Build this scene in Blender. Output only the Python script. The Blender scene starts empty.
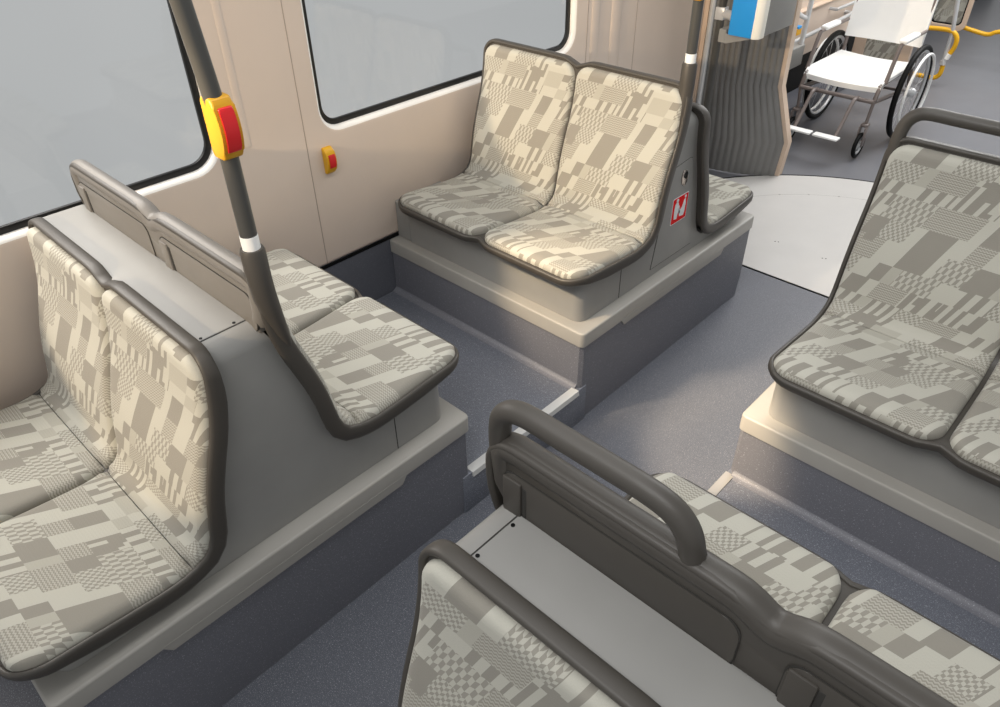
import bpy, bmesh, math, random
from mathutils import Vector, Matrix
PI = math.pi
SC = bpy.context.scene
COL = SC.collection
random.seed(4)

# ------------------------------------------------------------------ colours
def lin(c):
    return c / 12.92 if c <= 0.04045 else ((c + 0.055) / 1.055) ** 2.4
def rgb(r, g, b):
    return (lin(r / 255), lin(g / 255), lin(b / 255), 1)

# ------------------------------------------------------------------ materials
class NT:
    """tiny helper around a node tree"""
    def __init__(self, name):
        self.m = bpy.data.materials.new(name); self.m.use_nodes = True
        self.t = self.m.node_tree; self.n = self.t.nodes; self.l = self.t.links
        self.b = self.n['Principled BSDF']
    def node(self, typ, **kw):
        x = self.n.new(typ)
        for k, v in kw.items(): setattr(x, k, v)
        return x
    def put(self, sock, v):
        if v is None: return
        if hasattr(v, 'is_output'): self.l.new(v, sock)
        else: sock.default_value = v
    def M(self, op, a, b=None, c=None):
        x = self.node('ShaderNodeMath', operation=op)
        for i, v in enumerate((a, b, c)): self.put(x.inputs[i], v) if v is not None else None
        return x.outputs[0]
    def mix(self, f, a, b):
        x = self.node('ShaderNodeMix', data_type='RGBA')
        self.put(x.inputs[0], f); self.put(x.inputs[6], a); self.put(x.inputs[7], b)
        return x.outputs[2]
    def hash(self, a, b, w):
        c = self.node('ShaderNodeCombineXYZ'); self.put(c.inputs[0], a); self.put(c.inputs[1], b); c.inputs[2].default_value = w
        x = self.node('ShaderNodeTexWhiteNoise', noise_dimensions='3D'); self.l.new(c.outputs[0], x.inputs[0])
        return x.outputs[0]
    def noise(self, scale, detail=2, vec=None, rough=.5):
        x = self.node('ShaderNodeTexNoise'); x.inputs['Scale'].default_value = scale
        x.inputs['Detail'].default_value = detail; x.inputs['Roughness'].default_value = rough
        self.l.new(vec if vec is not None else self.obj(), x.inputs['Vector'])
        return x.outputs[0]
    def obj(self):
        if not hasattr(self, '_o'): self._o = self.node('ShaderNodeTexCoord')
        return self._o.outputs['Object']
    def bump(self, h, strength=.2, dist=.001):
        x = self.node('ShaderNodeBump'); x.inputs['Strength'].default_value = strength
        x.inputs['Distance'].default_value = dist; self.l.new(h, x.inputs['Height'])
        self.l.new(x.outputs[0], self.b.inputs['Normal'])

def plain(name, col, rough=.5, metal=0, bump=0, scale=400, spec=.5, var=.04):
    k = NT(name)
    nz = k.noise(6, 3)
    c2 = tuple(min(1, x * (1 + var * 3)) for x in col[:3]) + (1,)
    c1 = tuple(x * (1 - var * 3) for x in col[:3]) + (1,)
    k.put(k.b.inputs['Base Color'], k.mix(nz, c1, c2))
    k.b.inputs['Roughness'].default_value = rough
    k.b.inputs['Metallic'].default_value = metal
    k.b.inputs['Specular IOR Level'].default_value = spec
    if bump: k.bump(k.noise(scale, 2), bump, .0006)
    return k.m

def fabric_material():
    k = NT('seat_fabric')
    uv = k.node('ShaderNodeUVMap', uv_map='UVMap')
    s = k.node('ShaderNodeSeparateXYZ'); k.l.new(uv.outputs[0], s.inputs[0])
    u0, v = s.outputs[0], s.outputs[1]
    M = k.M
    PER, TV = .42, .48
    t = M('MULTIPLY', v, -1.)
    u = M('MULTIPLY_ADD', t, .40, u0)                     # slanted cell sides
    un = M('FRACT', M('DIVIDE', M('ADD', u, 4.2 + .21), PER))
    tn = M('MULTIPLY', M('FRACT', M('DIVIDE', M('ADD', t, TV * 4), TV)), TV)
    # the weave repeats as rows of patches; each row lists (width in cm, kind)
    ROWS = [
        (0.000, [(7, 'L'), (6.5, 'D'), (4, 'L'), (9.5, 'S'), (9, 'B'), (6, 'L')]),
        (0.052, [(3, 'L'), (9, 'S'), (3, 'P'), (9.5, 'Z'), (10, 'B'), (7.5, 'P')]),
        (0.108, [(4, 'P'), (7, 'W'), (3, 'L'), (9, 'W'), (12, 'B'), (7, 'L')]),
        (0.145, [(4, 'L'), (7, 'B'), (11, 'K'), (12, 'Z'), (3, 'L'), (5, 'D')]),
        (0.215, [(5, 'L'), (5, 'Z'), (4.5, 'D'), (7, 'S'), (3, 'L'), (7.5, 'D'), (5, 'L'), (5, 'Z')]),
        (0.270, [(7, 'D'), (3, 'P'), (8, 'Z'), (6.5, 'L'), (7.5, 'D'), (2, 'L'), (8, 'K')]),
        (0.335, [(2, 'L'), (8, 'W'), (6, 'S'), (5, 'L'), (3.5, 'D'), (3, 'P'), (10, 'K'), (4.5, 'L')]),
        (0.385, [(12, 'B'), (5, 'L'), (5, 'D'), (3, 'L'), (8, 'Z'), (9, 'W')]),
        (0.440, [(9, 'Z'), (4, 'L'), (11, 'W'), (3, 'P'), (8, 'B'), (7, 'S')])]
    KIND = {'L': .05, 'P': .15, 'D': .25, 'B': .35, 'K': .45, 'Z': .55, 'W': .65, 'S': .75}
    val = None
    for t0, cells in ROWS:
        rp = k.node('ShaderNodeValToRGB'); rp.color_ramp.interpolation = 'CONSTANT'
        tot = sum(c[0] for c in cells); x = 0
        for i, (wd, kd) in enumerate(cells):
            el = rp.color_ramp.elements[0] if i == 0 else rp.color_ramp.elements.new(x / tot)
            el.position = x / tot
            el.color = (KIND[kd],) * 3 + (1,)
            x += wd
        last = rp.color_ramp.elements[-1]
        if last.position > .999: rp.color_ramp.elements.remove(last)
        k.l.new(un, rp.inputs[0])
        val = rp.outputs[0] if val is None else k.mix(M('GREATER_THAN', tn, t0), val, rp.outputs[0])
    sep = k.node('ShaderNodeSeparateColor'); k.l.new(val, sep.inputs[0]); r1 = sep.outputs[0]
    # long thin bars, some of them broken
    bi = M('FLOOR', M('DIVIDE', u, .0125))
    bj = M('FLOOR', M('DIVIDE', M('ADD', t, M('MULTIPLY', k.hash(bi, 1., 5.), .05)), .050))
    flip = M('GREATER_THAN', k.hash(bi, bj, 9.), .80)
    bars = M('MODULO', M('ABSOLUTE', M('ADD', bi, flip)), 2.)
    wi = M('FLOOR', M('DIVIDE', u, .0180))
    wide = M('MODULO', M('ABSOLUTE', wi), 2.)
    # rows of small dashes
    ti = M('FLOOR', M('DIVIDE', u, .0085))
    tj = M('FLOOR', M('DIVIDE', M('ADD', t, M('MULTIPLY', M('PINGPONG', u, .0085), .45)), .0185))
    bricks = M('MODULO', M('ABSOLUTE', M('ADD', ti, tj)), 2.)
    si = M('FLOOR', M('DIVIDE', u, .0068))
    sj = M('FLOOR', M('DIVIDE', M('ADD', t, M('MULTIPLY', M('PINGPONG', u, .0068), .5)), .0078))
    small = M('MODULO', M('ABSOLUTE', M('ADD', si, sj)), 2.)
    # fine zig-zag
    tri = M('PINGPONG', u0, .0042)
    zz = M('GREATER_THAN', M('MODULO', M('ADD', M('ADD', t, M('MULTIPLY', tri, .8)), 4.), .0072), .0036)
    light, dark, pale = rgb(195, 193, 182), rgb(149, 145, 136), rgb(181, 178, 167)
    def step(r, q): return M('GREATER_THAN', r, q)
    c = k.mix(step(r1, .10), light, pale)
    c = k.mix(step(r1, .20), c, dark)
    c = k.mix(step(r1, .30), c, k.mix(bars, light, dark))
    c = k.mix(step(r1, .40), c, k.mix(bricks, rgb(192, 190, 179), rgb(154, 150, 141)))
    c = k.mix(step(r1, .50), c, k.mix(zz, rgb(184, 181, 170), rgb(152, 148, 139)))
    c = k.mix(step(r1, .60), c, k.mix(wide, light, dark))
    c = k.mix(step(r1, .70), c, k.mix(small, rgb(192, 190, 179), rgb(154, 150, 141)))
    # a few small slipped patches laid over it
    ci, cj = M('FLOOR', M('DIVIDE', u, .030)), M('FLOOR', M('DIVIDE', t, .026))
    c = k.mix(step(k.hash(ci, cj, 43.), .98), c, dark)
    weave = k.noise(900, 2, uv.outputs[0])
    c = k.mix(M('MULTIPLY', weave, .28), c, rgb(120, 116, 106))
    k.put(k.b.inputs['Base Color'], c)
    k.b.inputs['Roughness'].default_value = .9
    k.b.inputs['Specular IOR Level'].default_value = .15
    k.b.inputs['Sheen Weight'].default_value = .15
    k.bump(M('ADD', weave, M('MULTIPLY', zz, .6)), .35, .0012)
    return k.m

def floor_material(name, base, fleck, amount=.62):
    k = NT(name)
    o = k.obj()
    big = k.noise(3, 3)
    sp = k.noise(420, 1, None, .4)
    sp2 = k.noise(210, 1, None, .4)
    f = k.M('GREATER_THAN', sp, amount)
    f2 = k.M('GREATER_THAN', sp2, amount + .06)
    c = k.mix(big, tuple(x * .85 for x in base[:3]) + (1,), tuple(min(1, x * 1.12) for x in base[:3]) + (1,))
    c = k.mix(k.noise(420, 2), c, tuple(x * .72 for x in base[:3]) + (1,))
    c = k.mix(k.M('MULTIPLY', f, .38), c, fleck)
    c = k.mix(k.M('MULTIPLY', f2, .36), c, fleck)
    k.put(k.b.inputs['Base Color'], c)
    k.b.inputs['Roughness'].default_value = .48
    k.bump(k.noise(300, 2), .25, .0006)
    return k.m

def glass_material():
    k = NT('window_glass')
    out = k.n['Material Output']
    tr = k.node('ShaderNodeBsdfTransparent'); tr.inputs[0].default_value = (.985, .99, .99, 1)
    gl = k.node('ShaderNodeBsdfGlossy'); gl.inputs['Roughness'].default_value = .03
    lw = k.node('ShaderNodeLayerWeight'); lw.inputs[0].default_value = .5
    fr = k.M('MULTIPLY_ADD', k.M('POWER', lw.outputs['Facing'], 4.), .35, .035)
    sm = k.node('ShaderNodeMixShader')
    k.l.new(fr, sm.inputs[0]); k.l.new(tr.outputs[0], sm.inputs[1]); k.l.new(gl.outputs[0], sm.inputs[2])
    k.l.new(sm.outputs[0], out.inputs[0])
    return k.m

FAB = fabric_material()
TRIM = plain('dark_seat_plastic', rgb(72, 68, 63), .46, bump=.08, scale=900)
TRIML = plain('grey_back_plastic', rgb(122, 118, 113), .46, bump=.08, scale=900)
GREY = plain('grey_console_plastic', rgb(150, 149, 146), .42, bump=.06, scale=900)
LEDGE = plain('grey_ledge_plastic', rgb(165, 162, 156), .42, bump=.05, scale=900)
BEIGE = plain('beige_wall_panel', rgb(218, 201, 186), .45, bump=.03, scale=700, var=.01)
FLOOR = floor_material('speckled_blue_grey_vinyl', rgb(94, 97, 106), rgb(180, 182, 190))
WELL = floor_material('speckled_vinyl_brightened_foot_well', rgb(116, 120, 131), rgb(190, 193, 200))  # floor vinyl with a brighter colour, to lift the shaded foot wells
VINYL = floor_material('speckled_dark_vinyl_riser', rgb(124, 125, 133), rgb(196, 197, 204), .66)
SKIRT = floor_material('dark_vinyl_skirting', rgb(104, 106, 114), rgb(150, 150, 156), .66)
REARF = plain('smooth_grey_vinyl', rgb(112, 113, 118), .35, bump=.03, scale=300, var=.03)
PLATE = plain('light_grey_plate', rgb(198, 196, 193), .32, bump=.03, scale=300, var=.02)
BLACK = plain('black_rubber', rgb(10, 10, 10), .55, spec=.2)
SEAM = plain('dark_seam', rgb(52, 50, 47), .7)
GASK = plain('black_gasket', rgb(14, 14, 15), .4)
GLASS = glass_material()
NOSE = plain('pale_nosing', rgb(205, 205, 203), .35)
NOSEG = plain('grey_nosing', rgb(150, 148, 145), .4)
YEL = plain('signal_yellow', rgb(228, 172, 24), .35, var=.01)
YELP = plain('warm_yellow_box', rgb(208, 152, 22), .4, var=.01)
RED = plain('signal_red', rgb(214, 30, 36), .3, var=.01)
STICK = plain('sign_red', rgb(232, 14, 20), .55, var=.0, spec=.15)
WHITE = plain('white_plastic', rgb(244, 244, 242), .4, var=.0)
WHITEG = plain('white_pictogram', rgb(235, 240, 242), .5, var=.0)
SILV = plain('brushed_silver', rgb(208, 209, 210), .3, metal=.35)
CHROME = plain('lock_chrome', rgb(190, 180, 172), .25, metal=.9)
POLE = plain('dark_pole_coating', rgb(72, 71, 68), .3, bump=.02)
BLUE = plain('bright_blue', rgb(40, 150, 225), .35, var=.0)
BOXG = plain('box_grey', rgb(140, 139, 136), .45)
CREAM = plain('cream_edge', rgb(250, 246, 234), .4, var=.0)
BELL = plain('bellows_grey', rgb(116, 115, 113), .55, bump=.05)
CHAIRF = plain('taupe_frame_tube', rgb(116, 106, 102), .35)
FRAMEB = plain('beige_frame', rgb(206, 184, 164), .4, var=.01)

# ------------------------------------------------------------------ mesh builder
class MB:
    def __init__(self):
        self.bm = bmesh.new(); self.uvl = None
    def box(self, x0, x1, y0, y1, z0, z1, bev=0, seg=2):
        r = bmesh.ops.create_cube(self.bm, size=1)
        for v in r['verts']:
            v.co = Vector((x0 + (v.co.x + .5) * (x1 - x0), y0 + (v.co.y + .5) * (y1 - y0), z0 + (v.co.z + .5) * (z1 - z0)))
        if bev:
            es = list({e for v in r['verts'] for e in v.link_edges})
            bmesh.ops.bevel(self.bm, geom=es, offset=bev, segments=seg, profile=.5, affect='EDGES')
        return self
    def tube(self, pts, r, closed=False, seg=12, cap=True, flat=1.0, up=None):
        pts = [Vector(p) for p in pts]; n = len(pts)
        rr = r if isinstance(r, (list, tuple)) else [r] * n
        tan = []
        for i in range(n):
            a = pts[i - 1] if (i > 0 or closed) else pts[i]
            b = pts[(i + 1) % n] if (i < n - 1 or closed) else pts[i]
            tan.append((b - a).normalized())
        nrm = Vector(up) if up else (Vector((0, 0, 1)) if abs(tan[0].z) < .9 else Vector((1, 0, 0)))
        rings = []
        for i in range(n):
            t = tan[i]
            nrm = (nrm - t * nrm.dot(t)).normalized()
            bi = t.cross(nrm)
            rings.append([self.bm.verts.new(pts[i] + (nrm * math.cos(2 * PI * k / seg) * flat + bi * math.sin(2 * PI * k / seg)) * rr[i]) for k in range(seg)])
        for i in range(n if closed else n - 1):
            a, b = rings[i], rings[(i + 1) % n]
            for k in range(seg):
                self.bm.faces.new((a[k], a[(k + 1) % seg], b[(k + 1) % seg], b[k]))
        if cap and not closed:
            self.bm.faces.new(list(reversed(rings[0]))); self.bm.faces.new(rings[-1])
        return self
    def lathe(self, prof, c, axis='z', seg=24):
        """prof: list of (radius, height along the axis)"""
        c = Vector(c); rings = []
        for r, h in prof:
            ring = []
            for k in range(seg):
                a = 2 * PI * k / seg; p = (r * math.cos(a), r * math.sin(a), h)
                if axis == 'x': p = (h, p[0], p[1])
                if axis == 'y': p = (p[0], h, p[1])
                ring.append(self.bm.verts.new(c + Vector(p)))
            rings.append(ring)
        for a, b in zip(rings, rings[1:]):
            for k in range(seg):
                self.bm.faces.new((a[k], a[(k + 1) % seg], b[(k + 1) % seg], b[k]))
        self.bm.faces.new(rings[0]); self.bm.faces.new(rings[-1])
        return self
    def torus(self, c, R, r, axis='x', seg=48, ms=10):
        pts = []
        for k in range(seg):
            a = 2 * PI * k / seg; p = (0, R * math.cos(a), R * math.sin(a))
            if axis == 'y': p = (R * math.cos(a), 0, R * math.sin(a))
            if axis == 'z': p = (R * math.cos(a), R * math.sin(a), 0)
            pts.append(Vector(c) + Vector(p))
        up = {'x': (1, 0, 0), 'y': (0, 1, 0), 'z': (0, 0, 1)}[axis]
        return self.tube(pts, r, True, ms, up=up)
    def prism(self, poly, axis, d0, d1, bev=0, seg=2, pick=None):
        """poly in the two other axes (x: (y,z); y: (x,z); z: (x,y)); pick chooses edges to bevel"""
        def p3(p, d): return {'x': (d, p[0], p[1]), 'y': (p[0], d, p[1]), 'z': (p[0], p[1], d)}[axis]
        a = [self.bm.verts.new(p3(p, d0)) for p in poly]; b = [self.bm.verts.new(p3(p, d1)) for p in poly]
        n = len(poly); fs = [self.bm.faces.new(a), self.bm.faces.new(list(reversed(b)))]
        for i in range(n):
            fs.append(self.bm.faces.new((a[i], b[i], b[(i + 1) % n], a[(i + 1) % n])))
        if bev:
            es = {e for f in fs for e in f.edges}
            if pick: es = {e for e in es if pick(e.verts[0].co, e.verts[1].co)}
            bmesh.ops.bevel(self.bm, geom=list(es), offset=bev, segments=seg, profile=.5, affect='EDGES')
        return self
    def build(self, name, mat, parent=None, angle=35, local=False):
        bmesh.ops.recalc_face_normals(self.bm, faces=self.bm.faces)
        if parent is not None and not local:
            bmesh.ops.translate(self.bm, verts=self.bm.verts, vec=-Vector(org(parent)))
        me = bpy.data.meshes.new(name); self.bm.to_mesh(me); self.bm.free()
        for p in me.polygons: p.use_smooth = True
        me.set_sharp_from_angle(angle=math.radians(angle))
        me.materials.append(mat)
        o = bpy.data.objects.new(name, me); COL.objects.link(o)
        if parent is not None: o.parent = parent
        return o

def org(o):
    p = Vector((0, 0, 0))
    while o is not None: p += o.location; o = o.parent
    return p
def tag(o, label=None, cat=None, group=None, kind=None):
    if label: o['label'] = label
    if cat: o['category'] = cat
    if group: o['group'] = group
    if kind: o['kind'] = kind
    return o
def thing(name, label, cat, loc=(0, 0, 0), group=None):
    o = bpy.data.objects.new(name, None); COL.objects.link(o)
    o.location = loc; o.empty_display_size = .1
    return tag(o, label, cat, group)
def struct(o): return tag(o, kind='structure')
def copy_tree(o, parent=None):
    c = o.copy(); COL.objects.link(c)
    if parent is not None: c.parent = parent
    for ch in o.children: copy_tree(ch, c)
    return c
def catmull(P, n=8):
    P = [Vector(p) for p in P]; out = []
    Q = [2 * P[0] - P[1]] + P + [2 * P[-1] - P[-2]]
    for i in range(1, len(Q) - 2):
        a, b, c, d = Q[i - 1:i + 3]
        for k in range(n):
            t = k / n
            out.append(.5 * (2 * b + (c - a) * t + (2 * a - 5 * b + 4 * c - d) * t * t + (3 * b - a - 3 * c + d) * t ** 3))
    out.append(P[-1]); return out
def rrect(x0, x1, y0, y1, r, n=6):
    out = []
    for cx, cy, a0 in ((x1 - r, y1 - r, 0), (x0 + r, y1 - r, 90), (x0 + r, y0 + r, 180), (x1 - r, y0 + r, 270)):
        for k in range(n + 1):
            a = math.radians(a0 + 90 * k / n); out.append((cx + r * math.cos(a), cy + r * math.sin(a)))
    return out
def plate(name, loops, depth, bev, mat, parent, mapf, angle=35, local=False):
    """flat plate with holes (first loop outer), extruded both ways by depth, mapped by mapf(a, b, h)"""
    cu = bpy.data.curves.new(name, 'CURVE'); cu.dimensions = '2D'; cu.fill_mode = 'BOTH'
    cu.extrude = max(depth - bev, 0); cu.bevel_depth = bev; cu.bevel_resolution = 3
    for lp in loops:
        s = cu.splines.new('POLY'); s.points.add(len(lp) - 1); s.use_cyclic_u = True
        for p, q in zip(s.points, lp): p.co = (q[0], q[1], 0, 1)
    if bev: cu.offset = -bev
    ob = bpy.data.objects.new(name, cu); COL.objects.link(ob)
    dg = bpy.context.evaluated_depsgraph_get()
    me0 = bpy.data.meshes.new_from_object(ob.evaluated_get(dg))
    bpy.data.objects.remove(ob)
    b = MB(); b.bm.from_mesh(me0)
    bmesh.ops.remove_doubles(b.bm, verts=b.bm.verts, dist=1e-5)
    for v in b.bm.verts: v.co = Vector(mapf(v.co.x, v.co.y, v.co.z))
    return b.build(name, mat, parent, angle, local)

# ------------------------------------------------------------------ measured layout (metres)
WX = -2.185                 # inner face of the left wall
LX, RX = -1.18, -.60        # edges of the gangway
FW = .16                    # foot-well floor height
PT = .40                    # podium top
DESK = .97
CY_NEAR, CY_FAR = .50, 2.23 # centres of the near and the far pair of seat blocks
HALF = .59
XL, XR = -1.655, -.11       # middle of the left and right double seats

# ------------------------------------------------------------------ camera
cam = bpy.data.cameras.new('camera'); co = bpy.data.objects.new('camera', cam); COL.objects.link(co)
cam.lens = 26.48; cam.sensor_width = 36; cam.clip_start = .02
r_ = Vector((0.7286119, 0.6847983, -0.0132664)); u_ = Vector((-0.4067223, 0.4481665, 0.7960677)); f_ = Vector((-0.5510913, 0.5746287, -0.6050622))
mw = Matrix((r_, u_, -f_)).transposed().to_4x4(); mw.translation = Vector((0, 0, 1.85))
co.matrix_world = mw
SC.camera = co

# ================================================================== floor
b = MB(); b.box(-2.6, 1.6, -1.2, 3.066, -.06, 0)
struct(b.build('floor', FLOOR))
b = MB(); b.box(-2.6, 1.6, 3.074, 10.6, -.06, -.001)
struct(b.build('floor', REARF))
b = MB(); b.box(-2.6, 1.6, 3.060, 3.080, -.065, -.012)
struct(b.build('trim_1', BLACK))
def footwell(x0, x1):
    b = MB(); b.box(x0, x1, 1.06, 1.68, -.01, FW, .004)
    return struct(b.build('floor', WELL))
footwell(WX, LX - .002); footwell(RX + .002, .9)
b = MB(); b.prism([(LX - .030, FW), (LX - .030, FW + .003), (LX + .001, FW + .003), (LX + .004, FW - .016), (LX - .002, FW - .016)], 'y', 1.098, 1.63)
struct(b.build('trim_2', NOSE))
b = MB(); b.prism([(RX + .028, FW), (RX + .028, FW + .003), (RX - .001, FW + .003), (RX - .004, FW - .016), (RX + .002, FW - .016)], 'y', 1.06, 1.635)
struct(b.build('trim_3', NOSEG))
# cove fillets where the foot-well floor meets risers
def cove(y, sgn, x0, x1, n=5, r=.03):
    b = MB(); pts = [(y, FW)]
    for k in range(n + 1):
        a = PI / 2 * k / n
        pts.append((y + sgn * (r - r * math.sin(a)), FW + r - r * math.cos(a)))
    b.prism(pts, 'x', x0, x1)
    return b

# ================================================================== podiums
def podium(xa, xb, yc, side, label):
    """xa is the gangway edge, side=+1 when the gangway lies at larger x"""
    y0, y1 = yc - HALF - .004, yc + HALF + .010
    t = thing('seat_podium', label, 'podium', ((xa + xb) / 2, yc, 0))
    lo, hi = min(xa, xb), max(xa, xb)
    ins = .006
    ox = xa - side * ins
    def outline(e, ch):
        gx = ox + side * e
        p = [(xb, y0 + ins - e), (gx - side * ch, y0 + ins - e), (gx, y0 + ins - e + ch), (gx, y1 - ins + e - ch), (gx - side * ch, y1 - ins + e), (xb, y1 - ins + e)]
        return p
    b = MB()
    rings = []
    for z, e, ch in ((-.002, -.004, .012), (.10, 0, .012), (PT - .03, 0, .012)):
        rings.append([b.bm.verts.new((p[0], p[1], z)) for p in outline(e, ch)])
    for A, B in zip(rings, rings[1:]):
        for i in range(6): b.bm.faces.new((A[i], A[(i + 1) % 6], B[(i + 1) % 6], B[i]))
    b.bm.faces.new(rings[0]); b.bm.faces.new(rings[-1])
    b.build('vinyl_riser', VINYL, t, 25)
    # the grey ledge: slab with a skirt, deeper along the middle of the gangway side
    b = MB()
    rad = .018
    sl = rrect(lo, hi, y0, y1, rad, 4)
    sl = [(p[0] if (p[0] - (lo + hi) / 2) * side > 0 else xb, p[1]) for p in sl]
    b.prism(sl, 'z', PT - .055, PT, .007, 3, lambda p, q: abs(p.z - PT) < 1e-4 and abs(q.z - PT) < 1e-4)
    gx0, gx1 = (xa - .012, xa + .0005) if side > 0 else (xa - .0005, xa + .012)
    b.prism([(yc - .37, PT - .05), (yc - .35, PT - .079), (yc + .35 - .02, PT - .079), (yc + .37 - .02, PT - .05)], 'x', gx0, gx1)
    b.build('ledge', LEDGE, t)
    return t
podium(LX, WX, CY_NEAR, 1, 'vinyl-clad podium with grey ledge under the left block nearest the camera')
podium(LX, WX, CY_FAR, 1, 'vinyl-clad podium with grey ledge under the block with the red sign')
podium(RX, .41, CY_FAR, -1, 'warmly lit podium with grey ledge under the seats at the right edge')
podium(RX, .41, CY_NEAR, -1, 'podium hidden under the front right seats with the loop handle')
for (y, s, x0, x1) in ((CY_FAR - HALF + .006, -1, WX, LX - .02), (CY_FAR - HALF + .006, -1, RX + .02, .41)):
    struct(cove(y, s, x0, x1).build('trim_4', VINYL))

# ================================================================== consoles between the back-to-back seats
UNDER = [(.55, .562), (.31, .545), (.225, .552), (.185, .580), (.163, .63), (.152, .68), (.139, .75), (.118, .83), (.100, .89), (.085, .955)]
def console(xa, xb, yc, side, low_front, low_rear, label, desk_label):
    xo = xa - side * .050                     # gangway face
    df, dr = (.11 if low_front else 0), (.11 if low_rear else 0)
    t = thing('seat_console', label, 'console', ((xa + xb) / 2, yc, PT))
    front = [(yc - s, z - df) for s, z in UNDER if z - df < .93]
    rear = [(yc + s, z - dr) for s, z in UNDER if z - dr < .93]
    poly = [(yc - .55, PT + .001)] + front + [(yc - .066, DESK)] + [(yc + .062, DESK)] + rear[::-1] + [(yc + .55, PT + .001)]
    b = MB()
    def pick(p, q):
        along_z = abs(p.x - xo) < 1e-5 and abs(q.x - xo) < 1e-5 and abs(p.y - q.y) < 1e-5 and abs(p.z - q.z) > .05
        return along_z or (abs(p.x - xo) < 1e-5 and abs(q.x - xo) < 1e-5 and p.z > DESK - 1e-4 and q.z > DESK - 1e-4)
    b.prism(poly, 'x', xb, xo, .04, 5, pick)
    b.build('console_body', GREY, t)
    # desk panel on top, with the seam and two screws near the gangway
    x_in = xo - side * .05
    b = MB()
    l0, l1 = min(x_in - side * .0015, xb), max(x_in - side * .0015, xb)
    b.box(l0, l1, yc - .064, yc + .058, DESK - .002, DESK + .0018, .001, 1)
    b.build('desk_panel', GREY, t)
    b = MB(); b.box(x_in - .0012, x_in + .0012, yc - .064, yc + .058, DESK - .002, DESK + .0012); b.build('seam', SEAM, t)
    for y in (yc - .041, yc + .035):
        b = MB(); b.lathe([(.0035, 0), (.0035, .0012)], (x_in - side * .008, y, DESK + .0016), 'z', 12)
        b.build('screw', BLACK, t)
    return t, xo
tA, xoA = console(LX, WX + .075, CY_NEAR, 1, True, False, 'pale grey console between the left seats nearest the camera', '')
tB, xoB = console(LX, WX + .085, CY_FAR, 1, False, True, 'grey console with red sign and lock between the far left seats', '')
tC, xoC = console(RX, .41, CY_FAR, -1, False, True, 'grey console under the seats at the right edge', '')
tD, xoD = console(RX, .41, CY_NEAR, -1, True, False, 'grey console with flat top in the bottom right foreground', '')

b = MB(); b.box(WX + .001, WX + .083, CY_FAR - .549, CY_FAR - .30, PT + .001, .560, .004, 1); b.build('wall_filler', GREY, tB)
# seams, access panel, lock and priority sign
def seam(y, z0, z1, t, xo):
    b = MB(); b.box(xo - .002, xo + .0012, y - .0009, y + .0009, z0, z1); b.build('seam', SEAM, t)
seam(.866, PT + .002, .555, tA, xoA)
seam(1.903, PT + .002, .555, tB, xoB)
xo = xoB
pan = [(2.095, .432), (2.375, .432), (2.340, .60), (2.300, .795), (2.290, .812), (2.276, .815), (2.182, .806), (2.165, .785), (2.135, .66)]
cx_, cz_ = sum(p[0] for p in pan) / len(pan), sum(p[1] for p in pan) / len(pan)
b = MB(); b.prism(pan, 'x', xo - .002, xo + .0008); b.build('panel_gap', SEAM, tB)
b = MB(); b.prism([(p[0] + (cx_ - p[0]) * .018, p[1] + (cz_ - p[1]) * .010) for p in pan], 'x', xo - .002, xo + .0022, .0008, 1)
b.build('access_panel', GREY, tB)
b = MB()
pl = [(math.cos(a), math.sin(a)) for a in [2 * PI * k / 28 for k in range(28)]]
ly, lz = 2.250, .748
b.prism([(ly + .020 * c - .004 * s, lz + .032 * s) for c, s in pl], 'x', xo + .001, xo + .0055, .0015, 2)
lk = b.build('lock', CHROME, tB); lk['label'] = 'chrome lock escutcheon'
b = MB(); b.prism([(ly + .004 + .012 * c, lz + .010 + .013 * s) for c, s in pl], 'x', xo + .004, xo + .0068)
b.build('keyhole', BLACK, lk)
for dz in (-.024, .027):
    b = MB(); b.lathe([(.0022, 0), (.0022, .001)], (xo + .0052, ly - .002, lz + dz), 'x', 10); b.build('rivet', SEAM, lk)
b = MB(); sq = rrect(2.194, 2.299, .575, .681, .006, 4)
b.prism(sq, 'x', xo + .0015, xo + .0030); sg = b.build('priority_sign', WHITEG, tB)
sg['label'] = 'red square priority seat sign with white figures'
b = MB(); b.prism(rrect(2.197, 2.296, .578, .678, .005, 4), 'x', xo + .0020, xo + .0036); b.build('sign_face', STICK, sg)
b = MB()
figs = [
    [(2.212, .596), (2.232, .592), (2.236, .618), (2.247, .607), (2.251, .615), (2.238, .634), (2.234, .655), (2.224, .664), (2.212, .655), (2.209, .628)],
    [(2.249, .597), (2.277, .592), (2.282, .606), (2.285, .640), (2.279, .662), (2.269, .656), (2.262, .633), (2.250, .622), (2.244, .630), (2.241, .645), (2.236, .640), (2.241, .615)]]
for fg in figs: b.prism(fg, 'x', xo + .0030, xo + .0042)
for cy, cz, rr in ((2.225, .667, .0075), (2.278, .668, .006)):
    b.prism([(cy + rr * c, cz + rr * s) for c, s in pl], 'x', xo + .0030, xo + .0042)
b.build('pictogram', WHITEG, sg)

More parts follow.
